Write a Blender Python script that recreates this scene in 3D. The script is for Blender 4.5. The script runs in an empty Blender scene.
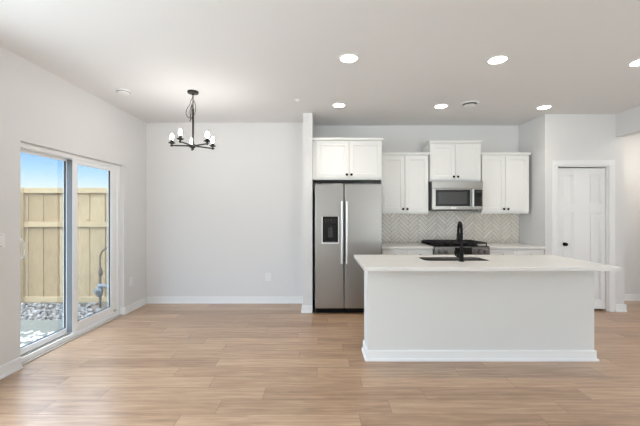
import bpy, bmesh, math, random
from mathutils import Vector, Matrix

random.seed(7)
SC = bpy.context.scene
COL = SC.collection
PI = math.pi

# ------------------------------------------------------------------ camera
cam_d = bpy.data.cameras.new('camera')
cam = bpy.data.objects.new('camera', cam_d)
COL.objects.link(cam)
cam.location = (0, 0, 1.373)
cam.rotation_euler = (PI / 2, 0, 0)
cam_d.sensor_width = 36
cam_d.lens = 345 / 640 * 36
cam_d.shift_y = 1 / 640
cam_d.clip_start = 0.05
SC.camera = cam

# ------------------------------------------------------------------ colour management
SC.view_settings.view_transform = 'Standard'
SC.view_settings.look = 'None'
SC.view_settings.gamma = 1
SC.view_settings.use_curve_mapping = False
SC.view_settings.exposure = 1.25

# ------------------------------------------------------------------ light levels
SKY = 0.55
SUN = 0.35
REAR_FILL = 19.00
UP_FILL = 270.00
SIDE_FILL = 35.00
DOWNLIGHT = 9.0
SPOT = 13.00
HALL = 5.50
HALL_FILL = 6.00
BULB = 54.00

# ------------------------------------------------------------------ world
w = bpy.data.worlds.new('world')
SC.world = w
w.use_nodes = True
nt = w.node_tree
nt.nodes.clear()
wo = nt.nodes.new('ShaderNodeOutputWorld')
bg = nt.nodes.new('ShaderNodeBackground')
tc = nt.nodes.new('ShaderNodeTexCoord')
sx = nt.nodes.new('ShaderNodeSeparateXYZ')
rp = nt.nodes.new('ShaderNodeValToRGB')
nt.links.new(tc.outputs['Generated'], sx.inputs[0])
nt.links.new(sx.outputs['Z'], rp.inputs[0])
cr = rp.color_ramp
cr.elements[0].position = 0.0
cr.elements[0].color = (0.84, 0.93, 0.98, 1)
cr.elements[1].position = 1.0
cr.elements[1].color = (6.5, 7.4, 8.6, 1)
for p, c in ((0.058, (0.80, 0.92, 1.0, 1)), (0.10, (0.44, 0.73, 1.0, 1)), (0.14, (0.24, 0.52, 0.98, 1)), (0.22, (0.36, 0.62, 1.0, 1)), (0.36, (2.6, 3.4, 4.6, 1))):
    e = cr.elements.new(p)
    e.color = c
bg.inputs['Strength'].default_value = SKY
nt.links.new(rp.outputs[0], bg.inputs['Color'])
nt.links.new(bg.outputs[0], wo.inputs['Surface'])


def lamp(name, kind, loc, rot, energy, color, **kw):
    d = bpy.data.lights.new(name, kind)
    d.energy = energy
    d.color = color
    for k, v in kw.items():
        setattr(d, k, v)
    o = bpy.data.objects.new(name, d)
    o.location = loc
    o.rotation_euler = rot
    COL.objects.link(o)
    return o


# sun behind the house's rear corner: it reaches the fence, not the sliding door
sd = Vector((-0.30, 0.80, -0.60)).normalized()
lamp('sun', 'SUN', (0, -6, 8), sd.to_track_quat('-Z', 'Y').to_euler(), SUN, (1.0, 0.95, 0.86), angle=math.radians(6))
# added fill lamps outside the unseen rear windows (behind the camera)
for x_, wd, gain in ((-1.5, 1.8, 0.8), (3.3, 1.4, 1.15)):
    lamp('rear_daylight', 'AREA', (x_, -3.62, 1.45), (PI / 2, 0, 0), REAR_FILL * gain, (0.91, 0.962, 1.0),
         shape='RECTANGLE', size=wd, size_y=1.8)
    # added lamp aimed upward through those windows to brighten the ceiling
    lamp('snow_bounce', 'AREA', (x_, -4.7, -0.2), (math.radians(130), 0, 0), UP_FILL * gain * 0.85, (0.91, 0.962, 1.0),
         shape='RECTANGLE', size=wd, size_y=2.0)
# added fill lamp outside an unseen window in the left wall
lamp('left_daylight', 'AREA', (-2.95, 1.45, 1.45), (0, -math.radians(74), 0), SIDE_FILL, (0.80, 0.915, 1.0),
     shape='RECTANGLE', size=1.8, size_y=1.8)
# added fill lamp at an unseen hall window, right of the opening
lamp('hall_daylight', 'AREA', (5.86, 2.2, 1.4), (0, math.radians(97), 0), HALL_FILL, (1.0, 0.97, 0.93),
     shape='RECTANGLE', size=1.8, size_y=1.8)
# recessed ceiling cans: a 45 degree cut-off
for x_, y_ in ((.26, 3.11), (1.617, 3.142), (2.965, 3.19), (.245, 4.45), (1.576, 4.49), (2.947, 4.54)):
    lamp('downlight_beam', 'SPOT', (x_, y_, 2.765), (0, 0, 0), SPOT, (1.0, 0.92, 0.83),
         spot_size=math.radians(100), spot_blend=1.0, shadow_soft_size=0.06)

# ------------------------------------------------------------------ materials
def srgb(r, g, b):
    f = lambda c: (c / 255 / 12.92) if c / 255 <= 0.04045 else ((c / 255 + 0.055) / 1.055) ** 2.4
    return (f(r), f(g), f(b), 1)


def nodes(name):
    m = bpy.data.materials.new(name)
    m.use_nodes = True
    n = m.node_tree
    b = n.nodes['Principled BSDF']
    return m, n, b


def simple(name, col, rough=0.5, metal=0.0, bump=0.0, scale=200.0, var=0.0, spec=0.5, stretch=(1, 1, 1)):
    m, n, b = nodes(name)
    b.inputs['Base Color'].default_value = col
    b.inputs['Roughness'].default_value = rough
    b.inputs['Metallic'].default_value = metal
    b.inputs['Specular IOR Level'].default_value = spec
    t = n.nodes.new('ShaderNodeTexCoord')
    mp = n.nodes.new('ShaderNodeMapping')
    mp.inputs['Scale'].default_value = stretch
    nz = n.nodes.new('ShaderNodeTexNoise')
    nz.inputs['Scale'].default_value = scale
    nz.inputs['Detail'].default_value = 3
    n.links.new(t.outputs['Object'], mp.inputs[0])
    n.links.new(mp.outputs[0], nz.inputs['Vector'])
    if bump:
        bp = n.nodes.new('ShaderNodeBump')
        bp.inputs['Strength'].default_value = bump
        bp.inputs['Distance'].default_value = 0.002
        n.links.new(nz.outputs['Fac'], bp.inputs['Height'])
        n.links.new(bp.outputs[0], b.inputs['Normal'])
    if var:
        mx = n.nodes.new('ShaderNodeMixRGB')
        mx.inputs[1].default_value = tuple(c * (1 - var) for c in col[:3]) + (1,)
        mx.inputs[2].default_value = tuple(min(1, c * (1 + var)) for c in col[:3]) + (1,)
        n.links.new(nz.outputs['Fac'], mx.inputs[0])
        n.links.new(mx.outputs[0], b.inputs['Base Color'])
    return m


def emit(name, col, strength):
    m, n, b = nodes(name)
    b.inputs['Base Color'].default_value = (0.9, 0.9, 0.9, 1)
    b.inputs['Emission Color'].default_value = col
    b.inputs['Emission Strength'].default_value = strength
    return m


def glass(name, tint=(0.97, 0.985, 0.98, 1), refl=0.28):
    m = bpy.data.materials.new(name)
    m.use_nodes = True
    n = m.node_tree
    n.nodes.clear()
    o = n.nodes.new('ShaderNodeOutputMaterial')
    tr = n.nodes.new('ShaderNodeBsdfTransparent')
    tr.inputs[0].default_value = tint
    gl = n.nodes.new('ShaderNodeBsdfGlossy')
    gl.inputs['Roughness'].default_value = 0.02
    lw = n.nodes.new('ShaderNodeFresnel')
    lw.inputs['IOR'].default_value = 1.45
    mu = n.nodes.new('ShaderNodeMath')
    mu.operation = 'MULTIPLY'
    mu.inputs[1].default_value = refl
    mx = n.nodes.new('ShaderNodeMixShader')
    n.links.new(lw.outputs[0], mu.inputs[0])
    n.links.new(mu.outputs[0], mx.inputs[0])
    n.links.new(tr.outputs[0], mx.inputs[1])
    n.links.new(gl.outputs[0], mx.inputs[2])
    n.links.new(mx.outputs[0], o.inputs['Surface'])
    return m


def island_colour(name, c1, c2, rough=0.6, scale=30, stretch=(1, 1, 1), grain=0.25, knots=False, spec=0.5):
    """colour varies from piece to piece (boards, tiles, stones) and along its grain"""
    m, n, b = nodes(name)
    b.inputs['Roughness'].default_value = rough
    b.inputs['Specular IOR Level'].default_value = spec
    g = n.nodes.new('ShaderNodeNewGeometry')
    mx = n.nodes.new('ShaderNodeMixRGB')
    mx.inputs[1].default_value = c1
    mx.inputs[2].default_value = c2
    n.links.new(g.outputs['Random Per Island'], mx.inputs[0])
    t = n.nodes.new('ShaderNodeTexCoord')
    mp = n.nodes.new('ShaderNodeMapping')
    mp.inputs['Scale'].default_value = stretch
    nz = n.nodes.new('ShaderNodeTexNoise')
    nz.inputs['Scale'].default_value = scale
    nz.inputs['Detail'].default_value = 4
    n.links.new(t.outputs['Object'], mp.inputs[0])
    n.links.new(mp.outputs[0], nz.inputs['Vector'])
    m2 = n.nodes.new('ShaderNodeMixRGB')
    m2.blend_type = 'MULTIPLY'
    m2.inputs[0].default_value = grain
    n.links.new(mx.outputs[0], m2.inputs[1])
    rr = n.nodes.new('ShaderNodeValToRGB')
    rr.color_ramp.elements[0].position = 0.3
    rr.color_ramp.elements[1].position = 0.7
    rr.color_ramp.elements[0].color = (0.3, 0.3, 0.3, 1)
    n.links.new(nz.outputs['Fac'], rr.inputs[0])
    n.links.new(rr.outputs[0], m2.inputs[2])
    last = m2.outputs[0]
    if knots:
        vo = n.nodes.new('ShaderNodeTexVoronoi')
        vo.inputs['Scale'].default_value = 3.3
        n.links.new(t.outputs['Object'], vo.inputs['Vector'])
        kr = n.nodes.new('ShaderNodeValToRGB')
        kr.color_ramp.elements[0].position = 0.05
        kr.color_ramp.elements[0].color = (1, 1, 1, 1)
        kr.color_ramp.elements[1].position = 0.10
        kr.color_ramp.elements[1].color = (0, 0, 0, 1)
        n.links.new(vo.outputs['Distance'], kr.inputs[0])
        m3 = n.nodes.new('ShaderNodeMixRGB')
        m3.inputs[2].default_value = srgb(120, 92, 62)
        n.links.new(kr.outputs[0], m3.inputs[0])
        n.links.new(last, m3.inputs[1])
        last = m3.outputs[0]
    n.links.new(last, b.inputs['Base Color'])
    return m


def steel(name, col, rough=0.32, stretch=(1, 1, 60)):
    m, n, b = nodes(name)
    b.inputs['Base Color'].default_value = col
    b.inputs['Metallic'].default_value = 1.0
    t = n.nodes.new('ShaderNodeTexCoord')
    mp = n.nodes.new('ShaderNodeMapping')
    mp.inputs['Scale'].default_value = stretch
    nz = n.nodes.new('ShaderNodeTexNoise')
    nz.inputs['Scale'].default_value = 6
    nz.inputs['Detail'].default_value = 4
    mr = n.nodes.new('ShaderNodeMapRange')
    mr.inputs['To Min'].default_value = rough - 0.05
    mr.inputs['To Max'].default_value = rough + 0.06
    n.links.new(t.outputs['Object'], mp.inputs[0])
    n.links.new(mp.outputs[0], nz.inputs['Vector'])
    n.links.new(nz.outputs['Fac'], mr.inputs['Value'])
    n.links.new(mr.outputs[0], b.inputs['Roughness'])
    bp = n.nodes.new('ShaderNodeBump')
    bp.inputs['Strength'].default_value = 0.08
    bp.inputs['Distance'].default_value = 0.001
    n.links.new(nz.outputs['Fac'], bp.inputs['Height'])
    n.links.new(bp.outputs[0], b.inputs['Normal'])
    return m


def plank_floor():
    m, n, b = nodes('oak_plank_floor')
    L = n.links.new

    def math_(op, a, c=None):
        k = n.nodes.new('ShaderNodeMath')
        k.operation = op
        for i, v in enumerate((a, c)):
            if v is None:
                continue
            if isinstance(v, (int, float)):
                k.inputs[i].default_value = v
            else:
                L(v, k.inputs[i])
        return k.outputs[0]

    t = n.nodes.new('ShaderNodeTexCoord')
    s = n.nodes.new('ShaderNodeSeparateXYZ')
    L(t.outputs['Object'], s.inputs[0])
    W_, LEN = 0.182, 1.22
    v = math_('DIVIDE', s.outputs['Y'], W_)
    row = math_('FLOOR', v)
    wn = n.nodes.new('ShaderNodeTexWhiteNoise')
    wn.noise_dimensions = '1D'
    L(row, wn.inputs['W'])
    u = math_('ADD', math_('DIVIDE', s.outputs['X'], LEN), math_('MULTIPLY', wn.outputs['Value'], 7.0))
    col = math_('FLOOR', u)
    cb = n.nodes.new('ShaderNodeCombineXYZ')
    L(row, cb.inputs[0])
    L(col, cb.inputs[1])
    w2 = n.nodes.new('ShaderNodeTexWhiteNoise')
    w2.noise_dimensions = '2D'
    L(cb.outputs[0], w2.inputs['Vector'])
    # grain, offset per plank
    gx = math_('ADD', math_('MULTIPLY', s.outputs['X'], 1.6), math_('MULTIPLY', w2.outputs['Value'], 40.0))
    gv = n.nodes.new('ShaderNodeCombineXYZ')
    L(gx, gv.inputs[0])
    L(math_('MULTIPLY', s.outputs['Y'], 22.0), gv.inputs[1])
    nz = n.nodes.new('ShaderNodeTexNoise')
    nz.inputs['Scale'].default_value = 1.5
    nz.inputs['Detail'].default_value = 6
    nz.inputs['Roughness'].default_value = 0.62
    nz.inputs['Distortion'].default_value = 0.6
    L(gv.outputs[0], nz.inputs['Vector'])
    mixv = math_('ADD', math_('MULTIPLY', w2.outputs['Value'], 0.20), math_('MULTIPLY', nz.outputs['Fac'], 0.92))
    rp = n.nodes.new('ShaderNodeValToRGB')
    e = rp.color_ramp.elements
    e[0].position = 0.34
    e[0].color = srgb(138, 107, 82)
    e[1].position = 0.80
    e[1].color = srgb(196, 164, 134)
    k = e.new(0.56)
    k.color = srgb(170, 137, 108)
    L(mixv, rp.inputs[0])
    # seams
    fy = math_('FRACT', v)
    fx = math_('FRACT', u)
    sy = math_('LESS_THAN', math_('MINIMUM', fy, math_('SUBTRACT', 1.0, fy)), 0.012)
    sx_ = math_('LESS_THAN', math_('MINIMUM', fx, math_('SUBTRACT', 1.0, fx)), 0.0018)
    seam = math_('MAXIMUM', sy, sx_)
    mx = n.nodes.new('ShaderNodeMixRGB')
    mx.inputs[2].default_value = srgb(112, 86, 66)
    L(math_('MULTIPLY', seam, 0.75), mx.inputs[0])
    L(rp.outputs[0], mx.inputs[1])
    L(mx.outputs[0], b.inputs['Base Color'])
    mr = n.nodes.new('ShaderNodeMapRange')
    mr.inputs['To Min'].default_value = 0.24
    mr.inputs['To Max'].default_value = 0.38
    L(nz.outputs['Fac'], mr.inputs['Value'])
    L(mr.outputs[0], b.inputs['Roughness'])
    b.inputs['Specular IOR Level'].default_value = 1.0
    bp = n.nodes.new('ShaderNodeBump')
    bp.inputs['Strength'].default_value = 0.08
    bp.inputs['Distance'].default_value = 0.002
    L(nz.outputs['Fac'], bp.inputs['Height'])
    L(bp.outputs[0], b.inputs['Normal'])
    return m


M = {}
M['wall'] = simple('wall_paint', srgb(225, 224, 223), 0.7, bump=0.08, scale=350)
M['ceiling'] = simple('ceiling_paint', srgb(229, 228, 227), 0.85, bump=0.25, scale=180)
M['trim'] = simple('white_trim_paint', srgb(240, 240, 239), 0.4, bump=0.02, scale=60)
M['island'] = simple('island_grey_paint', srgb(222, 222, 219), 0.6, bump=0.06, scale=350)
M['cab'] = simple('white_cabinet_paint', srgb(238, 237, 234), 0.38, bump=0.02, scale=80)
M['quartz'] = simple('white_quartz', srgb(228, 226, 222), 0.22, var=0.03, scale=25)
M['floor'] = plank_floor()
M['steel'] = steel('brushed_steel', srgb(160, 157, 153), 0.34, (60, 60, 1))
M['steelh'] = steel('brushed_steel_horizontal', srgb(168, 165, 160), 0.3, (1, 1, 60))
M['fascia'] = steel('dark_brushed_steel', srgb(118, 114, 110), 0.3, (1, 1, 60))
M['knobsteel'] = simple('range_knob_steel', srgb(128, 126, 124), 0.3, 1.0, scale=80, bump=0.02)
M['handle'] = simple('satin_steel_handle', srgb(226, 227, 228), 0.42, 1.0, scale=80, bump=0.02)
M['black'] = simple('matte_black_metal', srgb(7, 7, 7), 0.42, 0.0, spec=0.2, scale=150, bump=0.05)
M['iron'] = simple('cast_iron', srgb(24, 22, 21), 0.6, scale=300, bump=0.3)
M['blackgloss'] = simple('black_glass', srgb(14, 14, 15), 0.08, scale=20, var=0.1)
M['mesh'] = simple('microwave_window', srgb(58, 58, 58), 0.25, scale=900, var=0.4)
M['darkplastic'] = simple('dark_plastic', srgb(38, 38, 40), 0.5, scale=200, bump=0.05)
M['greyside'] = simple('grey_painted_steel', srgb(70, 71, 73), 0.5, scale=200, bump=0.05)
M['bronze'] = simple('dark_bronze', srgb(52, 50, 47), 0.38, 0.7, scale=120, bump=0.05)
M['cord'] = simple('clear_grey_cord', srgb(120, 118, 112), 0.4, scale=120, bump=0.05)
M['vinyl'] = simple('white_vinyl', srgb(247, 247, 247), 0.35, scale=60, bump=0.02)
M['sill'] = simple('grey_sill_track', srgb(196, 190, 182), 0.5, 0.0, scale=100, bump=0.05)
M['gasket'] = simple('dark_gasket', srgb(60, 66, 72), 0.6, scale=100, bump=0.05)
M['glass'] = glass('door_glass')
M['plate'] = simple('white_plastic', srgb(236, 236, 234), 0.4, scale=60, bump=0.02)
M['slot'] = simple('dark_slot', srgb(60, 58, 56), 0.6, scale=60, bump=0.02)
M['down'] = emit('lamp_diffuser', (1.0, 0.90, 0.77, 1), DOWNLIGHT)
M['bulb'] = emit('glowing_bulb', (1.0, 0.97, 0.93, 1), BULB)
M['fence'] = island_colour('fence_pine', srgb(202, 178, 138), srgb(164, 137, 98), 0.8, 5, (14, 14, 1.2), 0.6, knots=True)
M['rail'] = island_colour('fence_rail_pine', srgb(186, 164, 126), srgb(172, 148, 110), 0.8, 6, (1.2, 14, 14), 0.3)
M['stone'] = island_colour('river_rock', srgb(40, 35, 32), srgb(170, 166, 160), 0.8, 60, (1, 1, 1), 0.4)
M['snow'] = simple('old_snow', srgb(236, 240, 243), 0.7, scale=40, bump=0.5, var=0.04)
M['concrete'] = simple('patio_concrete', srgb(98, 99, 90), 0.85, scale=12, bump=0.3, var=0.16)
M['soil'] = simple('yard_soil', srgb(112, 104, 94), 0.95, scale=20, bump=0.6, var=0.3)
M['grout'] = simple('grout', srgb(142, 132, 122), 0.9, scale=300, bump=0.2)
M['tile'] = island_colour('herringbone_tile', srgb(232, 223, 211), srgb(244, 238, 229), 0.25, 18, (1, 1, 1), 0.10)
M['tileplate'] = simple('almond_plastic', srgb(222, 215, 207), 0.4, scale=60, bump=0.02)
M['interlock'] = simple('grey_interlock', srgb(122, 126, 130), 0.5, scale=60, bump=0.02)  # grey colour standing in for shade on the white stile's side
M['pipe'] = simple('dark_pipe', srgb(84, 70, 60), 0.5, scale=100, bump=0.1)
M['regulator'] = simple('grey_regulator', srgb(112, 117, 120), 0.5, 0.2, scale=100, bump=0.1)
M['siding'] = simple('exterior_siding', srgb(190, 190, 186), 0.7, scale=60, bump=0.1)
M['sinksteel'] = steel('sink_steel', srgb(92, 89, 86), 0.3, (1, 60, 1))
M['badge'] = simple('silver_badge', srgb(225, 225, 225), 0.3, 1.0, scale=60, bump=0.02)


# ------------------------------------------------------------------ mesh helpers (all in world coordinates)
def new():
    return bmesh.new()


def box(bm, x0, x1, y0, y1, z0, z1):
    r = bmesh.ops.create_cube(bm, size=1)
    for v in r['verts']:
        v.co = Vector((x0 + (v.co.x + .5) * (x1 - x0), y0 + (v.co.y + .5) * (y1 - y0), z0 + (v.co.z + .5) * (z1 - z0)))
    return r['verts']


def boxes(*bs):
    bm = new()
    for b in bs:
        box(bm, *b)
    return bm


def tube(bm, pts, rad, seg=10, cap=True):
    pts = [Vector(p) for p in pts]
    rads = rad if isinstance(rad, (list, tuple)) else [rad] * len(pts)
    rings = []
    ref = None
    for i, p in enumerate(pts):
        d = (pts[min(i + 1, len(pts) - 1)] - pts[max(i - 1, 0)]).normalized()
        if ref is None:
            ref = Vector((0, 0, 1)) if abs(d.z) < 0.9 else Vector((1, 0, 0))
        a = d.cross(ref)
        if a.length < 1e-4:
            a = d.cross(Vector((0.3, 1, 0.2)))
        a.normalize()
        b = a.cross(d).normalized()
        ref = b
        rings.append([bm.verts.new(p + (a * math.cos(2 * PI * k / seg) + b * math.sin(2 * PI * k / seg)) * rads[i]) for k in range(seg)])
    for i in range(len(rings) - 1):
        for k in range(seg):
            bm.faces.new((rings[i][k], rings[i][(k + 1) % seg], rings[i + 1][(k + 1) % seg], rings[i + 1][k]))
    if cap:
        bm.faces.new(rings[0][::-1])
        bm.faces.new(rings[-1])
    return bm


def lathe(bm, cx, cy, prof, seg=28, axis='z', base=0.0):
    """prof: list of (radius, height); axis z: around the vertical through (cx,cy); axis y: cx,cz and heights run along -y from base"""
    rings = []
    for r, h in prof:
        ring = []
        for k in range(seg):
            a = 2 * PI * k / seg
            c, s = math.cos(a) * max(r, 1e-5), math.sin(a) * max(r, 1e-5)
            ring.append(bm.verts.new((cx + c, cy + s, h) if axis == 'z' else (cx + c, base - h, cy + s)))
        rings.append(ring)
    for i in range(len(rings) - 1):
        for k in range(seg):
            bm.faces.new((rings[i][k], rings[i][(k + 1) % seg], rings[i + 1][(k + 1) % seg], rings[i + 1][k]))
    bm.faces.new(rings[0][::-1])
    bm.faces.new(rings[-1])
    return bm


def shaker(x0, x1, z0, z1, yf, th=0.02, stile=0.055, depth=0.009):
    """door leaf facing -y with a recessed flat panel"""
    bm = boxes((x0, x1, yf, yf + th, z0, z1))
    bm.faces.ensure_lookup_table()
    f = min(bm.faces, key=lambda f: f.calc_center_median().y)
    bmesh.ops.inset_region(bm, faces=[f], thickness=stile, use_even_offset=True)
    r = bmesh.ops.extrude_discrete_faces(bm, faces=[f])
    nf = r['faces'][0]
    for v in nf.verts:
        v.co.y += depth
    cen = nf.calc_center_median()
    for v in nf.verts:
        v.co.x += 0.003 if v.co.x < cen.x else -0.003
        v.co.z += 0.003 if v.co.z < cen.z else -0.003
    return bm


def wloc(o):
    p = Vector((0, 0, 0))
    while o is not None:
        p += o.location
        o = o.parent
    return p


def obj(name, bm, mat, parent=None, bevel=0.0, smooth=False, origin=None):
    bmesh.ops.recalc_face_normals(bm, faces=bm.faces)
    org = wloc(parent) if parent else Vector(origin or (0, 0, 0))
    bm.transform(Matrix.Translation(-org))
    me = bpy.data.meshes.new(name)
    bm.to_mesh(me)
    bm.free()
    me.materials.append(mat)
    if smooth:
        for p in me.polygons:
            p.use_smooth = True
        me.set_sharp_from_angle(angle=math.radians(40))
    o = bpy.data.objects.new(name, me)
    COL.objects.link(o)
    if parent:
        o.parent = parent
    else:
        o.location = org
    if bevel:
        b = o.modifiers.new('bevel', 'BEVEL')
        b.width = bevel
        b.segments = 2
        b.limit_method = 'ANGLE'
    return o


def thing(name, label, cat, loc, group=None):
    o = bpy.data.objects.new(name, None)
    o.empty_display_size = 0.1
    COL.objects.link(o)
    o.location = loc
    o['label'] = label
    o['category'] = cat
    if group:
        o['group'] = group
    return o


def tag(o, label, cat, group=None, kind=None):
    o['label'] = label
    o['category'] = cat
    if group:
        o['group'] = group
    if kind:
        o['kind'] = kind
    return o


def struct(name, bm, mat, label=None, cat=None, bevel=0.0):
    o = obj(name, bm, mat, None, bevel)
    o['kind'] = 'structure'
    o['label'] = label or name.replace('_', ' ')
    o['category'] = cat or name.split('_')[0]
    return o


def dup(root, loc, label):
    def cp(o, parent):
        c = o.copy()
        COL.objects.link(c)
        c.parent = parent
        for ch in list(o.children):
            cp(ch, c)
        return c
    r = cp(root, None)
    r.location = loc
    r['label'] = label
    return r


# ------------------------------------------------------------------ dimensions
XL, H = -2.674, 2.78
YD, YK, YP, YW, YH = 5.31, 5.49, 4.86, 4.80, 5.476     # dining wall, kitchen wall, pantry front, wing wall end, hall wall
WX0, WX1 = -0.236, -0.106                              # wing wall
XR = 3.17                                              # kitchen side of the pantry
HX0, HX1, HZ = 4.166, 4.286, 2.458                     # dropped header
YB = -3.5                                              # rear wall
DY0, DY1, DZ = 3.08, 4.707, 2.03                       # sliding door opening
CT = 0.914                                             # counter height

# ------------------------------------------------------------------ shell
struct('floor', boxes((-2.9, 5.9, YB - .1, 5.7, -0.1, 0.0)), M['floor'], 'light oak plank floor running across the room', 'floor')
struct('ceiling', boxes((-2.9, 5.9, YB - .1, 5.7, H, H + 0.12)), M['ceiling'], 'flat white textured ceiling', 'ceiling')
struct('wall_left', boxes((-2.88, XL, YB, .5, 0, H), (-2.88, XL, 2.4, DY0, 0, H), (-2.88, XL, .5, 2.4, 0, .5), (-2.88, XL, .5, 2.4, 2.4, H), (-2.88, XL, DY1, YD, 0, H), (-2.88, XL, DY0, DY1, DZ, H)), M['wall'],
       'pale left wall with the sliding door opening', 'wall')
struct('wall_dining', boxes((-2.88, WX0, YD, YD + .14, 0, H)), M['wall'], 'blank pale wall behind the chandelier', 'wall')
struct('wall_wing', boxes((WX0, WX1, YW, YK, 0, H)), M['wall'], 'narrow wall end beside the refrigerator', 'wall')
struct('wall_kitchen', boxes((WX0, HX0, YK, YK + .14, 0, H)), M['wall'], 'kitchen back wall behind the cabinets', 'wall')
struct('wall_kitchen_side', boxes((XR, XR + .08, YP + .1, YK, 0, H)), M['wall'], 'short side wall at the right end of the kitchen counter', 'wall')
PX0, PX1, PZ = 3.345, 4.060, 2.048                     # pantry opening
struct('wall_pantry', boxes((XR, PX0, YP, YP + .1, 0, H), (PX1, HX1, YP, YP + .1, 0, H), (PX0, PX1, YP, YP + .1, PZ, H)), M['wall'],
       'grey wall around the pantry door', 'wall')
struct('wall_pantry_side', boxes((HX1 - .1, HX1, YP + .1, YH, 0, H)), M['wall'])
struct('wall_header', boxes((HX0, HX1, 0.7, YP, HZ, H)), M['wall'], 'dropped beam over the hall opening at right', 'wall')
struct('wall_hall', boxes((HX1 - .1, 5.8, YH, YH + .14, 0, H)), M['wall'], 'hall wall seen through the right opening', 'wall')
struct('wall_right', boxes((HX0, HX1, YB, 0.7, 0, H)), M['wall'])
struct('wall_hall_right', boxes((5.7, 5.8, 0.6, 1.25, 0, H), (5.7, 5.8, 3.15, YH, 0, H), (5.7, 5.8, 1.25, 3.15, 0, .45), (5.7, 5.8, 1.25, 3.15, 2.35, H)), M['wall'])
struct('wall_hall_rear', boxes((HX1, 5.7, 0.6, 0.7, 0, H)), M['wall'])
RW = ((-2.4, -0.6), (2.6, 4.0))  # unseen rear windows, added so the fill lamps can shine in
struct('wall_rear', boxes((-2.88, -2.4, YB - .1, YB, 0, H), (-0.6, 2.6, YB - .1, YB, 0, H), (4.0, HX1, YB - .1, YB, 0, H),
                          *[b for a, c in RW for b in ((a, c, YB - .1, YB, 0, .5), (a, c, YB - .1, YB, 2.4, H))]), M['wall'])
for i, (a, b) in enumerate(RW):
    wn_ = struct('window_%d' % (i + 1), boxes((a, a + .06, YB - .09, YB - .02, .5, 2.4), (b - .06, b, YB - .09, YB - .02, .5, 2.4),
                                             (a, b, YB - .09, YB - .02, .5, .56), (a, b, YB - .09, YB - .02, 2.34, 2.4),
                                             ((a + b) / 2 - .03, (a + b) / 2 + .03, YB - .09, YB - .02, .5, 2.4)), M['vinyl'], cat='window')
    obj('window_pane', boxes((a + .05, b - .05, YB - .06, YB - .054, .55, 2.35)), M['glass'], wn_)


wn_ = struct('window_3', boxes((-2.87, -2.80, .5, .56, .5, 2.4), (-2.87, -2.80, 2.34, 2.4, .5, 2.4), (-2.87, -2.80, .5, 2.4, .5, .56),
                               (-2.87, -2.80, .5, 2.4, 2.34, 2.4), (-2.87, -2.80, 1.42, 1.48, .5, 2.4)), M['vinyl'], cat='window')  # out of view, added as the way in for the left fill lamp
obj('window_pane', boxes((-2.838, -2.832, .55, 2.35, .55, 2.35)), M['glass'], wn_)


wn_ = struct('window_4', boxes((5.72, 5.79, 1.25, 1.31, .45, 2.35), (5.72, 5.79, 3.09, 3.15, .45, 2.35), (5.72, 5.79, 1.25, 3.15, .45, .51),
                               (5.72, 5.79, 1.25, 3.15, 2.29, 2.35), (5.72, 5.79, 2.17, 2.23, .45, 2.35)), M['vinyl'], cat='window')  # unseen hall window added to pass the hall fill lamp's light
obj('window_pane', boxes((5.752, 5.758, 1.30, 3.10, .50, 2.30)), M['glass'], wn_)


# baseboards: board, eased top and a shoe moulding
def base_run(bm, x0, y0, x1, y1, nx, ny, h=0.097, t=0.014, s=0.013):
    """run along the wall face from (x0,y0) to (x1,y1); (nx,ny) points into the room"""
    for i, (off, hh) in enumerate(((t, h), (t * 0.6, h + 0.006), (t + s, 0.018), (t + s * .6, 0.024))):
        e = .0004 * (i + 1)
        ex, ey = (0, e) if nx else (e, 0)
        xs = sorted((x0 + (ex if x0 < x1 else -ex), x1 - (ex if x0 < x1 else -ex), x0 + nx * off, x1 + nx * off)) if nx else sorted((min(x0, x1) + ex, max(x0, x1) - ex))
        ys = sorted((y0, y1, y0 + ny * off, y1 + ny * off)) if ny else sorted((min(y0, y1) + ey, max(y0, y1) - ey))
        box(bm, xs[0], xs[-1], ys[0], ys[-1], 0, hh)


def base(name, runs, label):
    bm = new()
    for r in runs:
        base_run(bm, *r)
    return struct(name, bm, M['trim'], label, 'baseboard')


base('baseboard_left', [(XL, YB, XL, DY0 - .004, 1, 0), (XL, DY1, XL, YD, 1, 0), (XL - .05, DY1, XL + .02, DY1, 0, -1)],
     'white baseboard along the left wall')
base('baseboard_dining', [(XL, YD, WX0, YD, 0, -1)], 'white baseboard under the blank dining wall')
base('baseboard_wing', [(WX0 - .02, YW, WX1, YW, 0, -1), (WX0, YW, WX0, YD, -1, 0)], 'white baseboard on the narrow wall end left of the refrigerator')
base('baseboard_pantry', [(XR, YP, PX0 - .075, YP, 0, -1), (PX1 + .09, YP, HX1 + .02, YP, 0, -1), (HX1, YP, HX1, YH, 1, 0)],
     'white baseboard beside the pantry door')
base('baseboard_hall', [(HX1, YH, 5.7, YH, 0, -1)], 'white baseboard in the hall at right')
base('baseboard_right', [(HX0, YB, HX0, 0.7, -1, 0)], 'white baseboard right of the camera')

# pantry door casing and jamb
CW = 0.078
bm = new()
for off, d in ((0, 0.012), (0.014, 0.018)):
    box(bm, PX0 - CW + off, PX0 - .004 - off * .4, YP - d, YP, 0, PZ + .004)
    box(bm, PX1 + .004 + off * .4, PX1 + CW + .012 - off, YP - d, YP, 0, PZ + .004)
    box(bm, PX0 - CW + off, PX1 + CW + .012 - off, YP - d, YP, PZ + .004 + off * .4, PZ + CW + .006 - off)
box(bm, PX0, PX0 + .012, YP, YP + .1, 0, PZ)
box(bm, PX1 - .012, PX1, YP, YP + .1, 0, PZ)
box(bm, PX0, PX1, YP, YP + .1, PZ - .012, PZ)
struct('trim_1', bm, M['trim'], 'white casing around the pantry door', 'trim', bevel=0.003)

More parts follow.
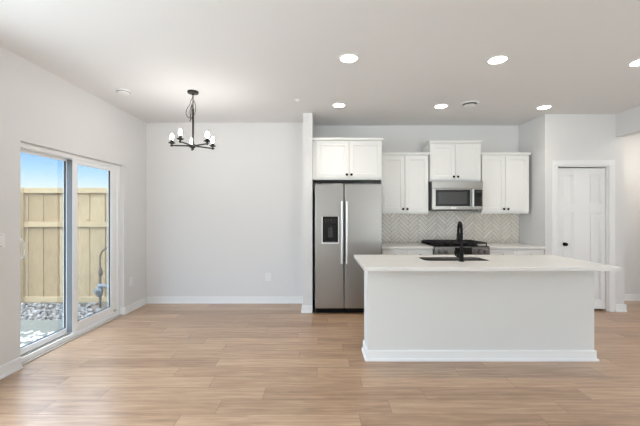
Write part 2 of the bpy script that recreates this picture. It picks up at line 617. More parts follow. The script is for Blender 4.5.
# pantry door: four recessed panels
D0, D1, DYF, DT = PX0 + .016, PX1 - .016, YP + .03, 0.036
DB, DTop = 0.028, PZ - .026
pc = (D0 + D1) / 2
pan = []
for sx_ in (-1, 1):
    for za, zb in ((0.16, 1.395), (1.515, 1.93)):
        c = pc + sx_ * 0.195
        pan.append((c - .083, c + .083, za, zb))
bm = boxes((D0, D1, DYF + .015, DYF + DT, DB, DTop))
# stiles and rails stand proud of the panels
xa, xb = pan[0][0], pan[0][1]
xc, xd = pan[2][0], pan[2][1]
for x0, x1 in ((D0, xa), (xb, xc), (xd, D1)):
    box(bm, x0, x1, DYF, DYF + .016, DB, DTop)
for x0, x1 in ((xa, xb), (xc, xd)):
    for z0, z1 in ((DB, .16), (1.395, 1.515), (1.93, DTop)):
        box(bm, x0, x1, DYF, DYF + .016, z0, z1)
for x0, x1, z0, z1 in pan:                                # small ovolo step and raised field
    for a in ((x0, x0 + .012, z0, z1), (x1 - .012, x1, z0, z1), (x0, x1, z0, z0 + .012), (x0, x1, z1 - .012, z1)):
        box(bm, a[0], a[1], DYF + .007, DYF + .016, a[2], a[3])
    box(bm, x0 + .03, x1 - .03, DYF + .009, DYF + .016, z0 + .03, z1 - .03)
dp = struct('door_1', bm, M['trim'], 'white panelled pantry door with a round black knob', 'door', bevel=0.0015)
bm = lathe(new(), D0 + .105, .945, [(0.026, 0), (0.026, .005), (0.011, .008), (0.011, .020), (0.019, .025), (0.0235, .033), (0.022, .041), (0.014, .046), (0.002, .048)], 20, 'y', DYF)
obj('door_knob', bm, M['black'], dp, smooth=True)['label'] = 'round black knob'

# ------------------------------------------------------------------ sliding patio door
FX0, FX1 = -2.865, -2.73
bm = boxes((FX1 - .012, FX1 + .006, DY0, DY1, 0.012, 0.055), (FX0, FX1, DY0, DY0 + .05, 0.03, DZ), (FX0, FX1, DY1 - .05, DY1, 0.03, DZ), (FX0, FX1, DY0 + .05, DY1 - .05, 1.985, DZ))
sl = struct('door_2', bm, M['vinyl'], 'white two panel sliding glass patio door on the left wall', 'door', bevel=0.003)
obj('sill_track', boxes((-2.88, FX1, DY0, DY1, 0, .03), (-2.745, -2.735, DY0 + .05, DY1 - .05, .03, .045),
                        (-2.80, -2.793, DY0 + .05, DY1 - .05, .03, .045), (-2.865, -2.855, DY0 + .05, DY1 - .05, .03, .06),
                        (FX1, -2.69, DY0, DY1, 0, .012)), M['sill'], sl)['label'] = 'grey sill track'


def sash(name, x0, x1, y0, y1, z0, z1, st0, st1, rb, rt, label):
    p = obj(name, boxes((x0, x1, y0, y0 + st0, z0, z1), (x0, x1, y1 - st1, y1, z0, z1),
                        (x0, x1, y0 + st0, y1 - st1, z0, z0 + rb), (x0, x1, y0 + st0, y1 - st1, z1 - rt, z1)), M['vinyl'], sl, bevel=0.003)
    p['label'] = label
    xm = (x0 + x1) / 2
    obj('glass_pane', boxes((xm - .003, xm + .003, y0 + st0 - .005, y1 - st1 + .005, z0 + rb - .005, z1 - rt + .005)), M['glass'], p)
    g = .007
    obj('glazing_bead', boxes((xm - .009, xm + .009, y0 + st0, y0 + st0 + g, z0 + rb, z1 - rt), (xm - .009, xm + .009, y1 - st1 - g, y1 - st1, z0 + rb, z1 - rt),
                              (xm - .009, xm + .009, y0 + st0, y1 - st1, z0 + rb, z0 + rb + g)), M['gasket'], p)
    return p


inner = sash('door_panel', -2.785, -2.745, 3.829, DY1 - .052, .046, 1.985, .078, .125, .104, .045, 'right hand sliding panel')
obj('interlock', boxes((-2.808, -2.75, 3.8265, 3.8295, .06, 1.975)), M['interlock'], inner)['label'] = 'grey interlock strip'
outer = sash('door_panel', -2.85, -2.808, DY0 + .052, 3.905, .046, 1.985, .075, .078, .06, .025, 'left hand panel')
bm = new()
tube(bm, [(-2.809, 3.185, 1.150), (-2.786, 3.188, 1.150), (-2.765, 3.20, 1.135), (-2.757, 3.21, 1.100), (-2.757, 3.213, 1.040), (-2.757, 3.21, 0.990), (-2.765, 3.20, 0.955), (-2.786, 3.188, 0.940), (-2.809, 3.185, 0.940)], 0.009, 8)
box(bm, -2.809, -2.803, 3.17, 3.20, 0.90, 1.19)
obj('pull_handle', bm, M['plate'], outer, smooth=True)
bm = boxes((-2.784, -2.728, 4.60, 4.64, .047, .066))
obj('foot_latch', boxes((-2.7445, -2.727, 4.585, 4.62, .075, .10)), M['sill'], inner)

# ------------------------------------------------------------------ outside
struct('ground', boxes((-12, -2.89, -4, 12, -0.3, -0.15)), M['soil'], 'yard ground outside', 'ground')
struct('patio_slab', boxes((-5.0, -2.89, 2.6, 4.72, -0.15, -0.075)), M['concrete'], 'concrete patio slab outside the sliding door', 'patio', bevel=0.008)
FY = 5.93
bm = new()
xx = -7.93
while xx < -3.0:
    box(bm, xx + .007, xx + .258, FY, FY + .018, -.12, 1.79)
    box(bm, xx + .19, xx + .335, FY + .06, FY + .075, -.12, 1.79)
    xx += .265
fn = thing('wood_fence', 'pale new wooden board fence outside the sliding door', 'fence', (-5.4, FY, -.15))
obj('board_panel', bm, M['fence'], fn)
for z0, z1 in ((-.14, -.045), (1.15, 1.24), (1.73, 1.822)):
    obj('rail', boxes((-7.9, -2.91, FY - .042, FY, z0, z1)), M['rail'], fn, bevel=.004)
for px in (-7.7, -5.155, -2.98):
    obj('post', boxes((px, px + .1, FY - .13, FY - .043, -.15, 1.83)), M['rail'], fn, bevel=.004)

# loose rock bed along the fence
bm = new()
for i in range(3600):
    x = random.uniform(-6.2, -2.95)
    y = random.uniform(4.74, FY - .14)
    r = random.uniform(.012, .034)
    if math.hypot(x + 3.58, y - 5.62) < .17 or (y > FY - .20 and min(abs(x + 7.65), abs(x + 5.105), abs(x + 2.93)) < .12):
        continue
    mt = Matrix.Translation((x, y, -.15 + r * .45)) @ Matrix.Rotation(random.random() * 6.3, 4, (random.random(), random.random(), random.random() + .1)) @ Matrix.Diagonal((r * random.uniform(.8, 1.3), r, r * random.uniform(.55, .9), 1))
    bmesh.ops.create_icosphere(bm, subdivisions=1, radius=1, matrix=mt)
tag(obj('river_rock_bed', bm, M['stone'], smooth=False), 'bed of mixed dark and white rocks along the fence foot', 'rocks', kind='stuff')

# thin patches of snow on the slab near the door
bm = new()
for i in range(260):
    x = random.gauss(-3.35, .22)
    y = random.uniform(3.35, 4.25)
    if x > -2.97:
        x = -2.97 - random.random() * .1
    r = random.uniform(.008, .036)
    mt = Matrix.Translation((x, y, -.076)) @ Matrix.Rotation(random.random() * 6.3, 4, 'Z') @ Matrix.Diagonal((r * .8, r * 1.3, .009, 1))
    bmesh.ops.create_icosphere(bm, subdivisions=1, radius=1, matrix=mt)
for v in bm.verts:
    v.co.x += math.sin(v.co.y * 60 + v.co.x * 31) * .008
    v.co.y += math.sin(v.co.x * 70) * .008
tag(obj('snow_patches', bm, M['snow'], smooth=True), 'thin white snow patches on the patio slab by the glass', 'snow', kind='stuff')

# gas riser with regulator
GY = 5.62
rt = thing('gas_riser', 'dark bent pipe with a round grey regulator standing outside the right glass panel', 'pipe', (-3.58, GY, -.15))
obj('bent_pipe', tube(new(), [(-3.58, GY, .32), (-3.585, GY, .62), (-3.58, GY, .70), (-3.55, GY, .765), (-3.45, GY, .84), (-3.30, GY, .89), (-2.89, GY, .93)], .013, 10), M['pipe'], rt, smooth=True)
obj('riser', tube(new(), [(-3.58, GY, -.15), (-3.58, GY, .33)], .02, 10), M['pipe'], rt, smooth=True)
obj('pipe_union', lathe(new(), -3.575, GY, [(.02, .36), (.03, .38), (.042, .42), (.025, .46), (.02, .49)], 14), M['pipe'], rt, smooth=True)
bm = lathe(new(), -3.60, .12, [(.02, -.04), (.066, -.025), (.074, 0), (.066, .025), (.03, .04), (.028, .07), (.01, .075)], 20, 'y', GY - .01)
lathe(bm, -3.59, GY, [(.02, .02), (.04, .04), (.046, .12), (.036, .22), (.02, .25)], 16)
obj('regulator', bm, M['regulator'], rt, smooth=True)
obj('vent_elbow', tube(new(), [(-3.58, GY - .02, .20), (-3.52, GY - .02, .21), (-3.46, GY - .02, .20), (-3.44, GY - .02, .16)], .032, 10), M['regulator'], rt, smooth=True)

# ------------------------------------------------------------------ kitchen: tiles
SX0, SX1, SZ0, SZ1 = 0.86, XR - .002, CT + .0005, 1.42
bk = thing('tile_backsplash', 'pale herringbone tile backsplash under the upper cabinets', 'backsplash', ((SX0 + SX1) / 2, YK, SZ0))
obj('grout_bed', boxes((SX0, SX1, YK - .006, YK - .0005, SZ0, SZ1)), M['grout'], bk)
TL, TW, GAP = .2075, .0475, .0016
bm = new()
c45 = math.cos(PI / 4)
ox, oz = 2.02, 1.16
for k in range(-60, 61):
    for mm in range(-14, 15):
        for hv in (0, 1):
            a0, b0 = k * TW + mm * TL, k * TW - mm * TL
            if hv == 0:
                ra = (a0, b0, a0 + TL, b0 + TW)
            else:
                ra = (a0 + TL, b0 + TW - TL, a0 + TL + TW, b0 + TW)
            ca, cb_ = (ra[0] + ra[2]) / 2, (ra[1] + ra[3]) / 2
            cx_, cz_ = ox + (ca - cb_) * c45, oz + (ca + cb_) * c45
            if not (SX0 - .12 < cx_ < SX1 + .12 and SZ0 - .12 < cz_ < SZ1 + .12):
                continue
            vs = []
            for yy in (YK - .0095, YK - .004):
                ins = GAP if yy > YK - .008 else GAP + .001
                for a, b in ((ra[0] + ins, ra[1] + ins), (ra[2] - ins, ra[1] + ins), (ra[2] - ins, ra[3] - ins), (ra[0] + ins, ra[3] - ins)):
                    vs.append(bm.verts.new((ox + (a - b) * c45, yy, oz + (a + b) * c45)))
            bm.faces.new(vs[0:4])
            for q in range(4):
                bm.faces.new((vs[q], vs[(q + 1) % 4], vs[4 + (q + 1) % 4], vs[4 + q]))
for co, no in (((SX0, 0, 0), (-1, 0, 0)), ((SX1, 0, 0), (1, 0, 0)), ((0, 0, SZ0), (0, 0, -1)), ((0, 0, SZ1), (0, 0, 1))):
    bmesh.ops.bisect_plane(bm, geom=bm.verts[:] + bm.edges[:] + bm.faces[:], plane_co=co, plane_no=no, clear_outer=True)
obj('tile_field', bm, M['tile'], bk)

# ------------------------------------------------------------------ upper cabinets
UY = 5.14                                                # face of the 33 cm deep boxes


def knob(x, z, yf, door):
    obj('knob', lathe(new(), x, z, [(.007, 0), (.007, .012), (.016, .016), (.018, .022), (.014, .028), (.002, .029)], 16, 'y', yf), M['black'], door, smooth=True)['label'] = 'small black knob'


def upper(x0, x1, z0, z1, yf, yb, label, crown=True, fill=(0, 0)):
    t = thing('wall_cabinet', label, 'cabinet', ((x0 + x1) / 2, yf, z0), 'white wall cabinets')
    g = .0025
    obj('case', boxes((x0, x1, yf + .001, yb, z0, z1)), M['cab'], t)
    xa, xb = x0 + fill[0], x1 - fill[1]
    if fill[0] > .01:
        obj('filler_strip', boxes((x0, xa - .002, yf - .006, yf + .001, z0, z1 - .002)), M['cab'], t)
    xm = (xa + xb) / 2
    for a, b, kx in ((xa + g, xm - g, xm - .032), (xm + g, xb - g, xm + .032)):
        d = obj('door', shaker(a, b, z0 + .012, z1 - .015, yf - .02, .02, .06), M['cab'], t, bevel=.0012)
        knob(kx, z0 + .055, yf - .02, d)
    obj('crown', boxes((x0 - .012, x1 + .012, yf - .032, yb, z1, z1 + .022), (x0 - .02, x1 + .02, yf - .04, yb, z1 + .012, z1 + .034)), M['cab'], t, bevel=.002)
    obj('light_rail', boxes((x0, x1, yf - .002, yf + .018, z0 - .014, z0)), M['cab'], t)
    return t


upper(WX1 + .002, .868, 1.868, 2.405, 4.852, YK - .002, 'wide white wall cabinet directly above the refrigerator', fill=(.05, 0))
upper(.912, 1.610, 1.392, 2.250, UY, YK - .011, 'white wall cabinet between the refrigerator and the microwave')
upper(1.630, 2.383, 1.868, 2.425, UY - .012, YK - .011, 'white wall cabinet directly above the microwave')
upper(2.403, 3.104, 1.392, 2.250, UY, YK - .011, 'white wall cabinet right of the microwave beside the pantry wall')

# ------------------------------------------------------------------ microwave
mx0, mx1, mz0, mz1, mf = 1.617, 2.377, 1.425, 1.852, 5.03
mw = thing('microwave', 'stainless over-the-range microwave with a black window', 'microwave', ((mx0 + mx1) / 2, mf, mz0))
obj('body', boxes((mx0 + .002, mx1 - .002, mf + .03, YK - .012, mz0 + .015, mz1 - .001)), M['darkplastic'], mw)
obj('vent_grille', boxes((mx0 + .015, mx1, mf, mf + .03, mz1 - .105, mz1 - .001)), M['steelh'], mw, bevel=.004)
md = obj('door', boxes((mx0 + .015, mx0 + .60, mf - .004, mf + .03, mz0 + .012, mz1 - .109)), M['steelh'], mw, bevel=.004)
obj('window', boxes((mx0 + .068, mx0 + .572, mf - .008, mf - .003, mz0 + .062, mz1 - .125)), M['blackgloss'], md, bevel=.003)
obj('viewing_screen', boxes((mx0 + .11, mx0 + .525, mf - .0095, mf - .0075, mz0 + .095, mz1 - .16)), M['mesh'], md)
obj('handle', boxes((mx0 + .588, mx0 + .612, mf - .045, mf - .022, mz0 + .05, mz1 - .12), (mx0 + .592, mx0 + .608, mf - .03, mf, mz0 + .07, mz0 + .09), (mx0 + .592, mx0 + .608, mf - .03, mf, mz1 - .16, mz1 - .14)), M['handle'], md, bevel=.005)
cp_ = obj('control_panel', boxes((mx0 + .603, mx1, mf - .002, mf + .03, mz0 + .012, mz1 - .109)), M['steelh'], mw, bevel=.004)
obj('keypad', boxes((mx0 + .628, mx1 - .016, mf - .006, mf - .001, mz0 + .062, mz1 - .125)), M['blackgloss'], cp_, bevel=.002)
obj('clock_display', boxes((mx0 + .65, mx1 - .04, mf - .0075, mf - .0055, mz1 - .165, mz1 - .145)), M['slot'], cp_)
bm = new()
for r in range(4):
    for c in range(3):
        box(bm, mx0 + .65 + c * .028, mx0 + .668 + c * .028, mf - .0072, mf - .0055, mz0 + .085 + r * .03, mz0 + .097 + r * .03)
obj('buttons', bm, M['mesh'], cp_)
obj('badge', boxes((mx0 + .29, mx0 + .37, mf - .007, mf - .003, mz0 + .028, mz0 + .042)), M['badge'], md)
obj('bottom_filter', boxes((mx0 + .05, mx1 - .05, mf + .06, YK - .08, mz0, mz0 + .015)), M['greyside'], mw)

# ------------------------------------------------------------------ refrigerator
fx0, fx1, ff = -.066, .848, 4.715
fz0, fz1 = .082, 1.786
fr = thing('refrigerator', 'stainless side-by-side refrigerator with water dispenser', 'refrigerator', ((fx0 + fx1) / 2, ff + .4, 0))
obj('body', boxes((fx0 + .004, fx1 - .004, ff + .085, YK - .03, .02, 1.775)), M['greyside'], fr)
split = .331
dl = obj('door', boxes((fx0, split - .005, ff, ff + .075, fz0, fz1)), M['steel'], fr, bevel=.008)
dr = obj('door', boxes((split + .005, fx1, ff, ff + .075, fz0, fz1)), M['steel'], fr, bevel=.008)
obj('gasket', boxes((fx0 + .01, fx1 - .01, ff + .072, ff + .086, fz0 + .005, fz1 - .012)), M['darkplastic'], fr)


def fhandle(x, d):
    bm = new()
    z0, z1 = .70, 1.545
    tube(bm, [(x, ff - .048, z0), (x, ff - .052, z0 + .1), (x, ff - .054, (z0 + z1) / 2), (x, ff - .052, z1 - .1), (x, ff - .048, z1)], .0165, 14)
    for z in (z0 + .03, z1 - .03):
        tube(bm, [(x, ff - .048, z), (x, ff + .002, z)], .011, 10)
    obj('handle', bm, M['handle'], d, smooth=True)['label'] = 'long vertical satin bar handle'


fhandle(split - .034, dl)
fhandle(split + .034, dr)
# dispenser: bezel, dark recess, nozzle, paddle, controls
ax0, ax1, az0, az1 = .036, .247, .985, 1.338
obj('dispenser_bezel', boxes((ax0 - .012, ax0, ff - .004, ff + .01, az0 - .012, az1), (ax1, ax1 + .012, ff - .004, ff + .01, az0 - .012, az1), (ax0 - .012, ax1 + .012, ff - .008, ff + .01, az0 - .018, az0)), M['handle'], dl, bevel=.002)
obj('dispenser_controls', boxes((ax0, ax1, ff - .006, ff + .01, az1 - .11, az1)), M['blackgloss'], dl, bevel=.002)
for c in range(4):
    for zz in (.055, .085):
        obj('dispenser_button', boxes((ax0 + .03 + c * .04, ax0 + .05 + c * .04, ff - .0075, ff - .0055, az1 - zz, az1 - zz + .015)), M['mesh'], dl)
obj('dispenser_recess', boxes((ax0, ax1, ff - .002, ff + .004, az0, az1 - .11), (ax0, ax0 + .02, ff - .006, ff, az0, az1 - .11), (ax1 - .02, ax1, ff - .006, ff, az0, az1 - .11)), M['blackgloss'], dl)
obj('dispenser_paddle', boxes((ax0 + .075, ax0 + .135, ff - .012, ff, az0 + .07, az1 - .15), (ax0 + .095, ax0 + .115, ff - .02, ff, az1 - .15, az1 - .11)), M['darkplastic'], dl, bevel=.003)
obj('drip_tray', boxes((ax0 + .02, ax1 - .02, ff - .02, ff, az0, az0 + .018)), M['darkplastic'], dl, bevel=.003)
bm = boxes((fx0 + .01, fx1 - .01, ff + .06, ff + .085, .012, fz0 - .004))
for k in range(5):
    box(bm, fx0 + .02, fx1 - .02, ff + .055, ff + .06, .018 + k * .011, .024 + k * .011)
obj('toe_grille', bm, M['black'], fr)
for fxx in (fx0 + .05, fx1 - .05):
    obj('foot', lathe(new(), fxx, ff + .12, [(.025, 0), (.025, .012), (.015, .02)], 14), M['black'], fr)
    obj('foot', lathe(new(), fxx, YK - .12, [(.025, 0), (.025, .012), (.015, .02)], 14), M['black'], fr)
for hx0 in (fx0 + .02, fx1 - .10):
    obj('hinge_cover', boxes((hx0, hx0 + .08, ff + .02, ff + .14, fz1, fz1 + .012)), M['darkplastic'], fr)

# ------------------------------------------------------------------ base cabinets and kitchen counters
BY = 4.885
rx0, rx1 = 1.598, 2.363


def lower(x0, x1, label):
    t = thing('base_cabinet', label, 'cabinet', ((x0 + x1) / 2, BY, 0), 'white base cabinets')
    obj('case', boxes((x0, x1, BY + .001, YK - .002, .1, CT - .0335)), M['cab'], t)
    obj('toe_kick', boxes((x0, x1, BY + .06, YK - .1, 0, .1)), M['cab'], t)
    xm = (x0 + x1) / 2
    for a, b, kx in ((x0 + .003, xm - .002, xm - .035), (xm + .002, x1 - .003, xm + .035)):
        d = obj('drawer', shaker(a, b, .715, .868, BY - .02, .02, .035), M['cab'], t, bevel=.0012)
        knob((a + b) / 2, .79, BY - .02, d)
        d = obj('door', shaker(a, b, .112, .708, BY - .02, .02, .06), M['cab'], t, bevel=.0012)
        knob(kx, .65, BY - .02, d)
    return t


lower(.872, rx0 - .006, 'white base cabinet between the refrigerator and the range')
lower(rx1 + .006, XR - .003, 'white base cabinet right of the range against the pantry wall')
for x0, x1, lb in ((.862, rx0 - .004, 'white quartz counter strip left of the range'), (rx1 + .004, XR - .002, 'white quartz counter strip right of the range')):
    tag(obj('countertop', boxes((x0, x1, BY - .045, YK - .0005, CT - .033, CT)), M['quartz'], None, bevel=.003, origin=((x0 + x1) / 2, YK, CT - .033)), lb, 'countertop', 'kitchen wall countertops')

# ------------------------------------------------------------------ range
ry = 4.79
rg = thing('gas_range', 'stainless slide-in gas range with black grates under the microwave', 'range', ((rx0 + rx1) / 2, ry, 0))
obj('body', boxes((rx0, rx1, ry + .05, YK - .03, .06, CT - .02)), M['greyside'], rg)
obj('cooktop', boxes((rx0 - .002, rx1 + .002, ry + .035, YK - .012, CT - .02, CT + .012)), M['blackgloss'], rg, bevel=.004)
# sloping control fascia
bm = new()
vs = [bm.verts.new(c) for c in ((rx0, ry, .775), (rx1, ry, .775), (rx1, ry + .012, .916), (rx0, ry + .012, .916),
                                (rx0, ry + .06, .775), (rx1, ry + .06, .775), (rx1, ry + .06, .918), (rx0, ry + .06, .918))]
for f in ((0, 1, 2, 3), (4, 5, 6, 7), (0, 1, 5, 4), (3, 2, 6, 7), (0, 3, 7, 4), (1, 2, 6, 5)):
    bm.faces.new([vs[i] for i in f])
fa = obj('control_panel', bm, M['fascia'], rg, bevel=.004)
obj('touch_display', boxes((1.878, 2.108, ry - .002, ry + .02, .80, .908)), M['blackgloss'], fa)
for kx in (1.668, 1.758, 2.148, 2.228, 2.308):
    obj('knob', lathe(new(), kx, .853, [(.036, 0), (.036, .006), (.031, .010), (.029, .032), (.025, .036), (.002, .0365)], 20, 'y', ry + .008), M['knobsteel'], fa, smooth=True)
od = obj('oven_door', boxes((rx0 + .004, rx1 - .004, ry + .005, ry + .05, .25, .765)), M['steelh'], rg, bevel=.005)
obj('oven_window', boxes((rx0 + .12, rx1 - .12, ry + .001, ry + .006, .36, .63)), M['blackgloss'], od)
bm = tube(new(), [(rx0 + .05, ry - .045, .71), (rx1 - .05, ry - .045, .71)], .012, 12)
for x in (rx0 + .09, rx1 - .09):
    tube(bm, [(x, ry - .045, .71), (x, ry + .006, .71)], .009, 10)
obj('handle', bm, M['handle'], od, smooth=True)
dw = obj('drawer', boxes((rx0 + .004, rx1 - .004, ry + .005, ry + .05, .075, .24)), M['steelh'], rg, bevel=.005)
for fxx in (rx0 + .05, rx1 - .05):
    for fyy in (ry + .1, YK - .1):
        obj('foot', lathe(new(), fxx, fyy, [(.02, 0), (.02, .06)], 12), M['black'], rg)
# burners and three cast iron grates
gz = CT + .012
for bx, by in ((1.733, ry + .20), (1.733, ry + .47), (1.981, ry + .335), (2.228, ry + .20), (2.228, ry + .47)):
    obj('burner', lathe(new(), bx, by, [(.05, gz), (.05, gz + .01), (.036, gz + .012), (.036, gz + .02), (.002, gz + .021)], 18), M['iron'], rg, smooth=True)
for gx0, gx1 in ((rx0 + .008, rx0 + .252), (rx0 + .258, rx1 - .258), (rx1 - .252, rx1 - .008)):
    bm = new()
    y0, y1, a, b = ry + .075, YK - .09, gz + .026, gz + .046
    t_ = .013
    for bxx in (gx0, gx1 - t_):
        box(bm, bxx, bxx + t_, y0, y1, a, b)
    for yy in (y0, (y0 + y1) / 2 - t_ / 2, y1 - t_):
        box(bm, gx0, gx1, yy, yy + t_, a, b)
    xm = (gx0 + gx1) / 2
    box(bm, xm - t_ / 2, xm + t_ / 2, y0, y1, a, b)
    for yy in (y0 + .12, y1 - .13):
        box(bm, gx0, gx1, yy, yy + t_, a, b)
    for bxx in (gx0, gx1 - t_):
        for yy in (y0, y1 - t_):
            box(bm, bxx, bxx + t_, yy, yy + t_, gz, a)
    obj('grate', bm, M['iron'], rg, bevel=.002)
obj('rear_vent_trim', boxes((rx0 + .01, rx1 - .01, YK - .075, YK - .015, gz, gz + .03)), M['iron'], rg, bevel=.004)

# ------------------------------------------------------------------ island
IX0, IX1, IY0, IY1 = .381, 2.597, 2.974, 3.887
bx0, bx1, by0 = .447, 2.574, 3.238
isl = thing('kitchen_island', 'pale grey kitchen island base with white baseboard in front of the range', 'kitchen island', ((bx0 + bx1) / 2, 3.5, 0))
obj('knee_wall', boxes((bx0, bx1, by0, by0 + .26, 0, CT - .0335)), M['island'], isl)
for cb_ in ((.51, 1.018, by0 + .262, 3.845, .1, CT - .0335), (1.70, bx1 - .04, by0 + .262, 3.845, .1, CT - .0335), (1.022, 1.698, by0 + .262, 3.845, .1, CT - .27)):
    obj('cabinet_box', boxes(cb_), M['cab'], isl)
obj('sink_front', boxes((1.022, 1.698, 3.80, 3.845, CT - .268, CT - .0335)), M['cab'], isl)
obj('toe_kick', boxes((.512, bx1 - .042, by0 + .262, 3.78, 0, .098)), M['cab'], isl)
xs = [.515, 1.02, 1.36, 1.70, 2.115, bx1 - .044]
for a, b in zip(xs[:-1], xs[1:]):
    bmd = shaker(a + .003, b - .003, .112, .868, 3.865, .02, .06)
    for v in bmd.verts:
        v.co.y = 2 * 3.865 - v.co.y - .0                 # faces the range
    obj('door', bmd, M['cab'], isl, bevel=.0012)
bm = new()
base_run(bm, bx0 - .0143, by0, bx1 + .0143, by0, 0, -1, .09)
base_run(bm, bx0, by0 - .0135, bx0, by0 + .26, -1, 0, .0902)
base_run(bm, bx1, by0 - .0135, bx1, by0 + .26, 1, 0, .09)
box(bm, bx0 - .0266, bx1 + .0266, by0 - .0266, by0 - .001, 0, .0178)
obj('baseboard', bm, M['trim'], isl)['label'] = 'white baseboard with shoe moulding'

kx0, kx1, ky0, ky1 = 1.035, 1.690, 3.385, 3.70           # sink cut-out
bm = new()
outer_ = [(IX0, IY0), (IX1, IY0), (IX1, IY1), (IX0, IY1)]
rr = .06
inner_ = []
for cx_, cy_, a0 in ((kx1 - rr, ky0 + rr, -90), (kx1 - rr, ky1 - rr, 0), (kx0 + rr, ky1 - rr, 90), (kx0 + rr, ky0 + rr, 180)):
    for q in range(6):
        a = math.radians(a0 + q * 18)
        inner_.append((cx_ + rr * math.cos(a), cy_ + rr * math.sin(a)))


def slab(bm, outer_, groups, z0, z1):
    """slab with a hole: each outer side is joined to a fan of inner points"""
    for z, flip in ((z1, False), (z0, True)):
        ov = [bm.verts.new((x, y, z)) for x, y in outer_]
        iv = [bm.verts.new((x, y, z)) for x, y in inner_]
        n_ = len(iv)
        # outer corner i belongs to inner arc; arcs start: right-front(0), right-back(6), left-back(12), left-front(18)
        arc = {1: 0, 2: 6, 3: 12, 0: 18}
        order = (1, 2, 3, 0)
        for ci, c in enumerate(order):
            s = arc[c]
            for q in range(5):
                bm.faces.new((ov[c], iv[s + q + 1], iv[s + q]))
            nc = order[(ci + 1) % 4]
            bm.faces.new((ov[c], ov[nc], iv[arc[nc]], iv[s + 5]))
        if flip:
            lo = (ov, iv)
        else:
            hi = (ov, iv)
    for k_ in (0, 1):
        n_ = len(hi[k_])
        for q in range(n_):
            bm.faces.new((hi[k_][q], hi[k_][(q + 1) % n_], lo[k_][(q + 1) % n_], lo[k_][q]))


slab(bm, outer_, None, CT - .032, CT)
tag(obj('island_countertop', bm, M['quartz'], None, bevel=.002, origin=((IX0 + IX1) / 2, (IY0 + IY1) / 2, CT - .032)), 'white quartz slab on top of the island with the sink cut into it', 'countertop')

# undermount bowl
bm = new()
z1_, z0_ = CT - .0325, CT - .22
rings = []
for sc, z in ((.985, CT - .003), (.982, CT - .02), (.98, z1_ - .01), (.96, z0_ + .03), (.92, z0_), (.15, z0_ - .004)):
    cx_, cy_ = (kx0 + kx1) / 2, (ky0 + ky1) / 2
    rings.append([bm.verts.new((cx_ + (x - cx_) * sc, cy_ + (y - cy_) * sc, z)) for x, y in inner_])
for i in range(len(rings) - 1):
    n_ = len(rings[i])
    for q in range(n_):
        bm.faces.new((rings[i][q], rings[i][(q + 1) % n_], rings[i + 1][(q + 1) % n_], rings[i + 1][q]))
bm.faces.new(rings[-1])
sk = thing('kitchen_sink', 'steel sink sunk in the island top behind the faucet', 'sink', ((kx0 + kx1) / 2, (ky0 + ky1) / 2, z0_))
ob = obj('bowl', bm, M['sinksteel'], sk, smooth=True)
so = ob.modifiers.new('solid', 'SOLIDIFY')
so.thickness = .0015
so.offset = 0
obj('drain', lathe(new(), (kx0 + kx1) / 2, (ky0 + ky1) / 2, [(.045, z0_ - .003), (.045, z0_ + .002), (.03, z0_ + .003), (.03, z0_ + .001)], 20), M['handle'], sk, smooth=True)

# faucet on the seating side of the sink
qx, qy = 1.369, 3.337
fc = thing('faucet', 'tall matte black gooseneck faucet on the island', 'faucet', (qx, qy, CT))
obj('base', lathe(new(), qx, qy, [(.026, CT), (.026, CT + .006), (.021, CT + .010), (.0195, CT + .075), (.0155, CT + .08), (.0145, CT + .085)], 24), M['black'], fc, smooth=True)
pts = [(qx, qy, CT + .08), (qx, qy, CT + .20), (qx, qy, CT + .275)]
R_ = .088
hx, hy = .22, 1.0
ln = math.hypot(hx, hy)
hx, hy = hx / ln, hy / ln
for q in range(1, 12):
    a = PI - PI * q / 11
    d = R_ + R_ * math.cos(a)
    pts.append((qx + hx * d, qy + hy * d, CT + .287 + R_ * math.sin(a)))
pts.append((qx + hx * 2 * R_, qy + hy * 2 * R_, CT + .27))
obj('spout', tube(new(), pts, .0135, 14), M['black'], fc, smooth=True)
ex, ey = qx + hx * 2 * R_, qy + hy * 2 * R_
obj('spray_head', lathe(new(), ex, ey, [(.0135, CT + .275), (.016, CT + .262), (.0175, CT + .22), (.0175, CT + .18), (.015, CT + .172), (.012, CT + .172)], 20), M['black'], fc, smooth=True)
bm = tube(new(), [(qx - .015, qy, CT + .052), (qx - .045, qy, CT + .052)], .015, 14)
tube(bm, [(qx - .042, qy, CT + .052), (qx - .062, qy - .01, CT + .06), (qx - .075, qy - .015, CT + .10)], [.007, .006, .005], 10)
obj('lever', bm, M['black'], fc, smooth=True)

# ------------------------------------------------------------------ chandelier
cx, cy = -1.457, 3.96
hz = 2.158
ch = thing('chandelier', 'dark five light chandelier hanging from the ceiling over the dining area', 'chandelier', (cx, cy, H))
obj('canopy', lathe(new(), cx, cy, [(.062, H - .0005), (.064, H - .008), (.060, H - .024), (.02, H - .028), (.012, H - .04), (.002, H - .041)], 28), M['bronze'], ch, smooth=True)
bm = new()
nl = 7
zt, zb = H - .038, 2.575
for i in range(nl):
    zc = zt - (i + .5) * (zt - zb) / nl
    hh, ww = (zt - zb) / nl * .68, .0085
    ang = PI / 2 * (i % 2)
    loop = []
    for q in range(13):
        a = 2 * PI * q / 12
        loop.append((cx + math.cos(ang) * ww * math.cos(a), cy + math.sin(ang) * ww * math.cos(a), zc + hh * math.sin(a)))
    tube(bm, loop, .0022, 6, cap=False)
obj('chain', bm, M['bronze'], ch, smooth=True)
